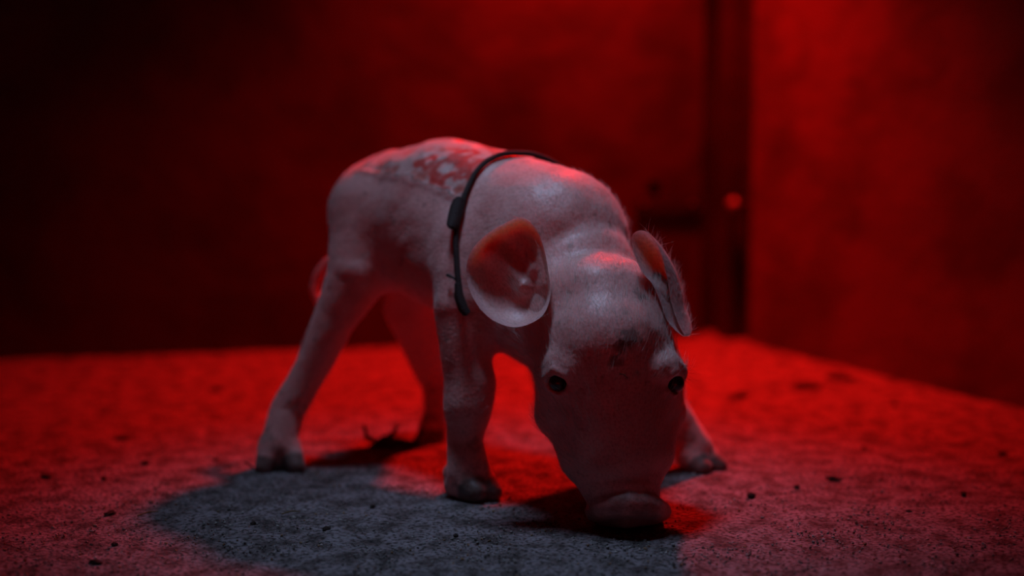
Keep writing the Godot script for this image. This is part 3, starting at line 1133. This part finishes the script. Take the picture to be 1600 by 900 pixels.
func make_debris() -> void:
	var earth := plain(Color(0.27, 0.20, 0.17), 0.95)
	earth.heightmap_enabled = true
	earth.heightmap_texture = noise_texture(noise(0.06, 3, 91), [], 256)
	earth.heightmap_scale = 0.1
	triplanar(earth, 20.0, false)
	var kinds := [crumb_mesh(1, 0.55), crumb_mesh(2, 0.7), crumb_mesh(3, 0.45), crumb_mesh(4, 0.6)]
	for c in CRUMBS:
		var o := mesh_node(c[3], kinds[c[2] % 4], earth)
		o.position = c[0] + Vector3.UP * c[1] * 0.22
		o.scale = Vector3(c[5] if c.size() > 5 else 1.0, 1.0, 1.0) * c[1]
		o.rotation.y = c[2] * 1.3
		tag(o, c[4], "dirt", "crumbs of dirt on the floor")
	# straw
	var dry := plain(Color(0.42, 0.33, 0.2), 0.8)
	var dark := plain(Color(0.16, 0.11, 0.08), 0.85)
	var tuft := thing("straw_tuft", "dark tangled tuft of old straw under the piglet's hind end", "straw", Vector3(-0.1153, 0, -1.3417))
	var stalks := [
		[Vector3(-0.022, 0.020, 0.0), Vector3(-0.019, 0.010, 0.004), Vector3(-0.008, 0.004, 0.004), Vector3(0.006, 0.003, 0.002)],
		[Vector3(-0.012, 0.003, -0.004), Vector3(-0.002, 0.008, 0.0), Vector3(0.006, 0.013, 0.003), Vector3(0.009, 0.020, 0.0)],
		[Vector3(-0.008, 0.002, 0.008), Vector3(0.004, 0.007, 0.002), Vector3(0.014, 0.004, -0.004), Vector3(0.026, 0.002, -0.006)],
		[Vector3(-0.016, 0.002, 0.006), Vector3(-0.004, 0.004, 0.009), Vector3(0.01, 0.004, 0.008), Vector3(0.022, 0.002, 0.004)],
	]
	for s in stalks:
		mesh_node("stalk", tube(s, [0.0016, 0.0024, 0.0026, 0.0014], 7), dark, tuft)
	var lumpy := mesh_node("clod", kinds[1], earth, tuft)
	lumpy.scale = Vector3.ONE * 0.011
	lumpy.position = Vector3(0.0, 0.003, 0.003)
	for s in STRAWS:
		var o := mesh_node("straw", tube([s[0], s[0].lerp(s[1], 0.5) + Vector3(0, 0.0012, 0), s[1]], [s[2], s[2], s[2] * 0.6], 7), dry if s[4] else dark)
		tag(o, s[3], "straw")
	# fine grit, beyond counting
	var mm := MultiMesh.new()
	mm.transform_format = MultiMesh.TRANSFORM_3D
	mm.use_colors = true
	mm.mesh = crumb_mesh(9, 0.7)
	mm.instance_count = 32000
	var r := RandomNumberGenerator.new()
	r.seed = 5
	var fine := noise(14.0, 2, 53)
	var i := 0
	while i < mm.instance_count:
		var z := -0.88 - 1.1 * pow(r.randf(), 1.6)
		var x := r.randf_range(-0.40, 0.40) * -z
		if fine.get_noise_2d(x, z) + r.randf_range(-0.5, 0.5) < -0.05:
			continue
		if (Vector3(x, 0, z) - CORNER).dot(SIDE_N) < 0.02 or (Vector3(x, 0, z) - CORNER).dot(BACK_N) < 0.02:
			continue
		var s := lerpf(0.0003, 0.0013, pow(r.randf(), 4.5))
		mm.set_instance_transform(i, Transform3D(Basis.from_euler(Vector3(r.randf() * 0.5, r.randf() * TAU, 0)).scaled(Vector3.ONE * s), Vector3(x, s * 0.1, z)))
		var q := r.randf()
		var c := Color(0.07, 0.06, 0.055).lerp(Color(0.36, 0.33, 0.31), q)
		if r.randf() < 0.12:
			c = Color(0.22, 0.12, 0.06)
		mm.set_instance_color(i, c)
		i += 1
	var g := MultiMeshInstance3D.new()
	g.name = "grit"
	g.multimesh = mm
	var gm := plain(Color.WHITE, 0.9)
	gm.vertex_color_use_as_albedo = true
	g.material_override = gm
	put(g)
	tag(g, "fine grit and sand scattered over the floor", "grit", "", "stuff")


# [where, size, shape, name, label, stretch]
const CRUMBS := [
	[Vector3(0.1922, 0, -1.1586), 0.0042, 1, "dirt_crumb", "dark pointed crumb of dirt just right of the snout", 1],
	[Vector3(0.2711, 0, -1.2162), 0.004, 2, "dirt_crumb", "flat dark crumb on the open floor right of the piglet", 1.8],
	[Vector3(0.2349, 0, -1.1878), 0.003, 3, "dirt_crumb", "small crumb between the two larger ones right of the snout", 1],
	[Vector3(0.4445, 0, -1.3074), 0.004, 0, "dirt_crumb", "dark crumb on the floor by the right edge", 1],
	[Vector3(0.4078, 0, -1.5471), 0.0035, 1, "dirt_crumb", "blurred crumb on the floor before the right wall", 1],
	[Vector3(0.3845, 0, -1.7044), 0.0085, 2, "dirt_clod", "large clod lying at the foot of the right wall", 2],
	[Vector3(0.3353, 0, -1.6459), 0.0075, 0, "dirt_clod", "flat clod in front of the one at the right wall", 2.2],
	[Vector3(0.2487, 0, -1.5875), 0.0065, 3, "dirt_clod", "flat clod on the bright floor beside the piglet's ear", 2.6],
	[Vector3(-0.3706, 0, -1.3722), 0.0042, 0, "dirt_crumb", "blurred dark crumb far left on the red floor", 1.5],
	[Vector3(-0.3953, 0, -1.223), 0.0036, 2, "dirt_crumb", "long dark crumb at the far left edge of the floor", 1.6],
	[Vector3(-0.3446, 0, -1.2162), 0.0028, 1, "dirt_crumb", "small round crumb left of the grey patch", 1],
	[Vector3(-0.3083, 0, -1.1042), 0.0036, 3, "dirt_crumb", "dark wide crumb on the floor at lower left", 1.5],
	[Vector3(-0.324, 0, -1.2747), 0.0036, 0, "dirt_crumb", "dark crumb on the red floor left of the hind foot", 1],
	[Vector3(-0.2848, 0, -0.9789), 0.0034, 2, "dirt_crumb", "crumb nearest the lower left corner", 1.6],
	[Vector3(-0.2832, 0, -1.0217), 0.0026, 1, "dirt_crumb", "small crumb just above the lowest one at lower left", 1],
	[Vector3(-0.3314, 0, -1.6299), 0.005, 0, "dirt_crumb", "soft blurred crumb far behind the hind foot", 1.5],
	[Vector3(-0.1939, 0, -1.0771), 0.0026, 3, "dirt_crumb", "dark crumb in the grey shadow below the hind foot", 1],
	[Vector3(-0.1372, 0, -1.0614), 0.0032, 1, "dirt_crumb", "dark crumb in the middle of the grey shadow", 1.4],
	[Vector3(-0.1093, 0, -1.1269), 0.0024, 2, "dirt_crumb", "brownish crumb in the upper part of the grey shadow", 1],
	[Vector3(-0.2642, 0, -1.2871), 0.0026, 0, "dirt_crumb", "small crumb just left of the hind foot", 1],
	[Vector3(0.3069, 0, -1.1117), 0.0024, 2, "dirt_crumb", "small crumb on the dark floor at lower right", 1],
	[Vector3(0.3657, 0, -1.1668), 0.0028, 1, "dirt_crumb", "dark crumb low on the right side of the floor", 1.5],
	[Vector3(0.3256, 0, -1.3363), 0.0024, 3, "dirt_crumb", "small crumb midway across the right-hand floor", 1],
	[Vector3(-0.041, 0, -1.0445), 0.0022, 1, "dirt_crumb", "reddish brown crumb below the left front foot", 1],
]
# [from, to, thickness, label, pale]
const STRAWS := [
	[Vector3(-0.2272, 0.012, -1.2285), Vector3(-0.2189, 0.001, -1.2395), 0.0008, "short dark straw sticking up by the hind foot", false],
	[Vector3(0.0769, 0.1207, -1.0396), Vector3(0.083, 0.1173, -1.0407), 0.0005, "tiny pale straw stuck to the piglet's brow", true],
	[Vector3(-0.1767, 0.001, -1.1024), Vector3(-0.1631, 0.001, -1.1099), 0.0006, "pale straw lying in the grey shadow", true],
	[Vector3(-0.2858, 0.001, -1.0969), Vector3(-0.2732, 0.001, -1.1099), 0.0007, "thin pale straw on the red floor left of the grey shadow", true],
]
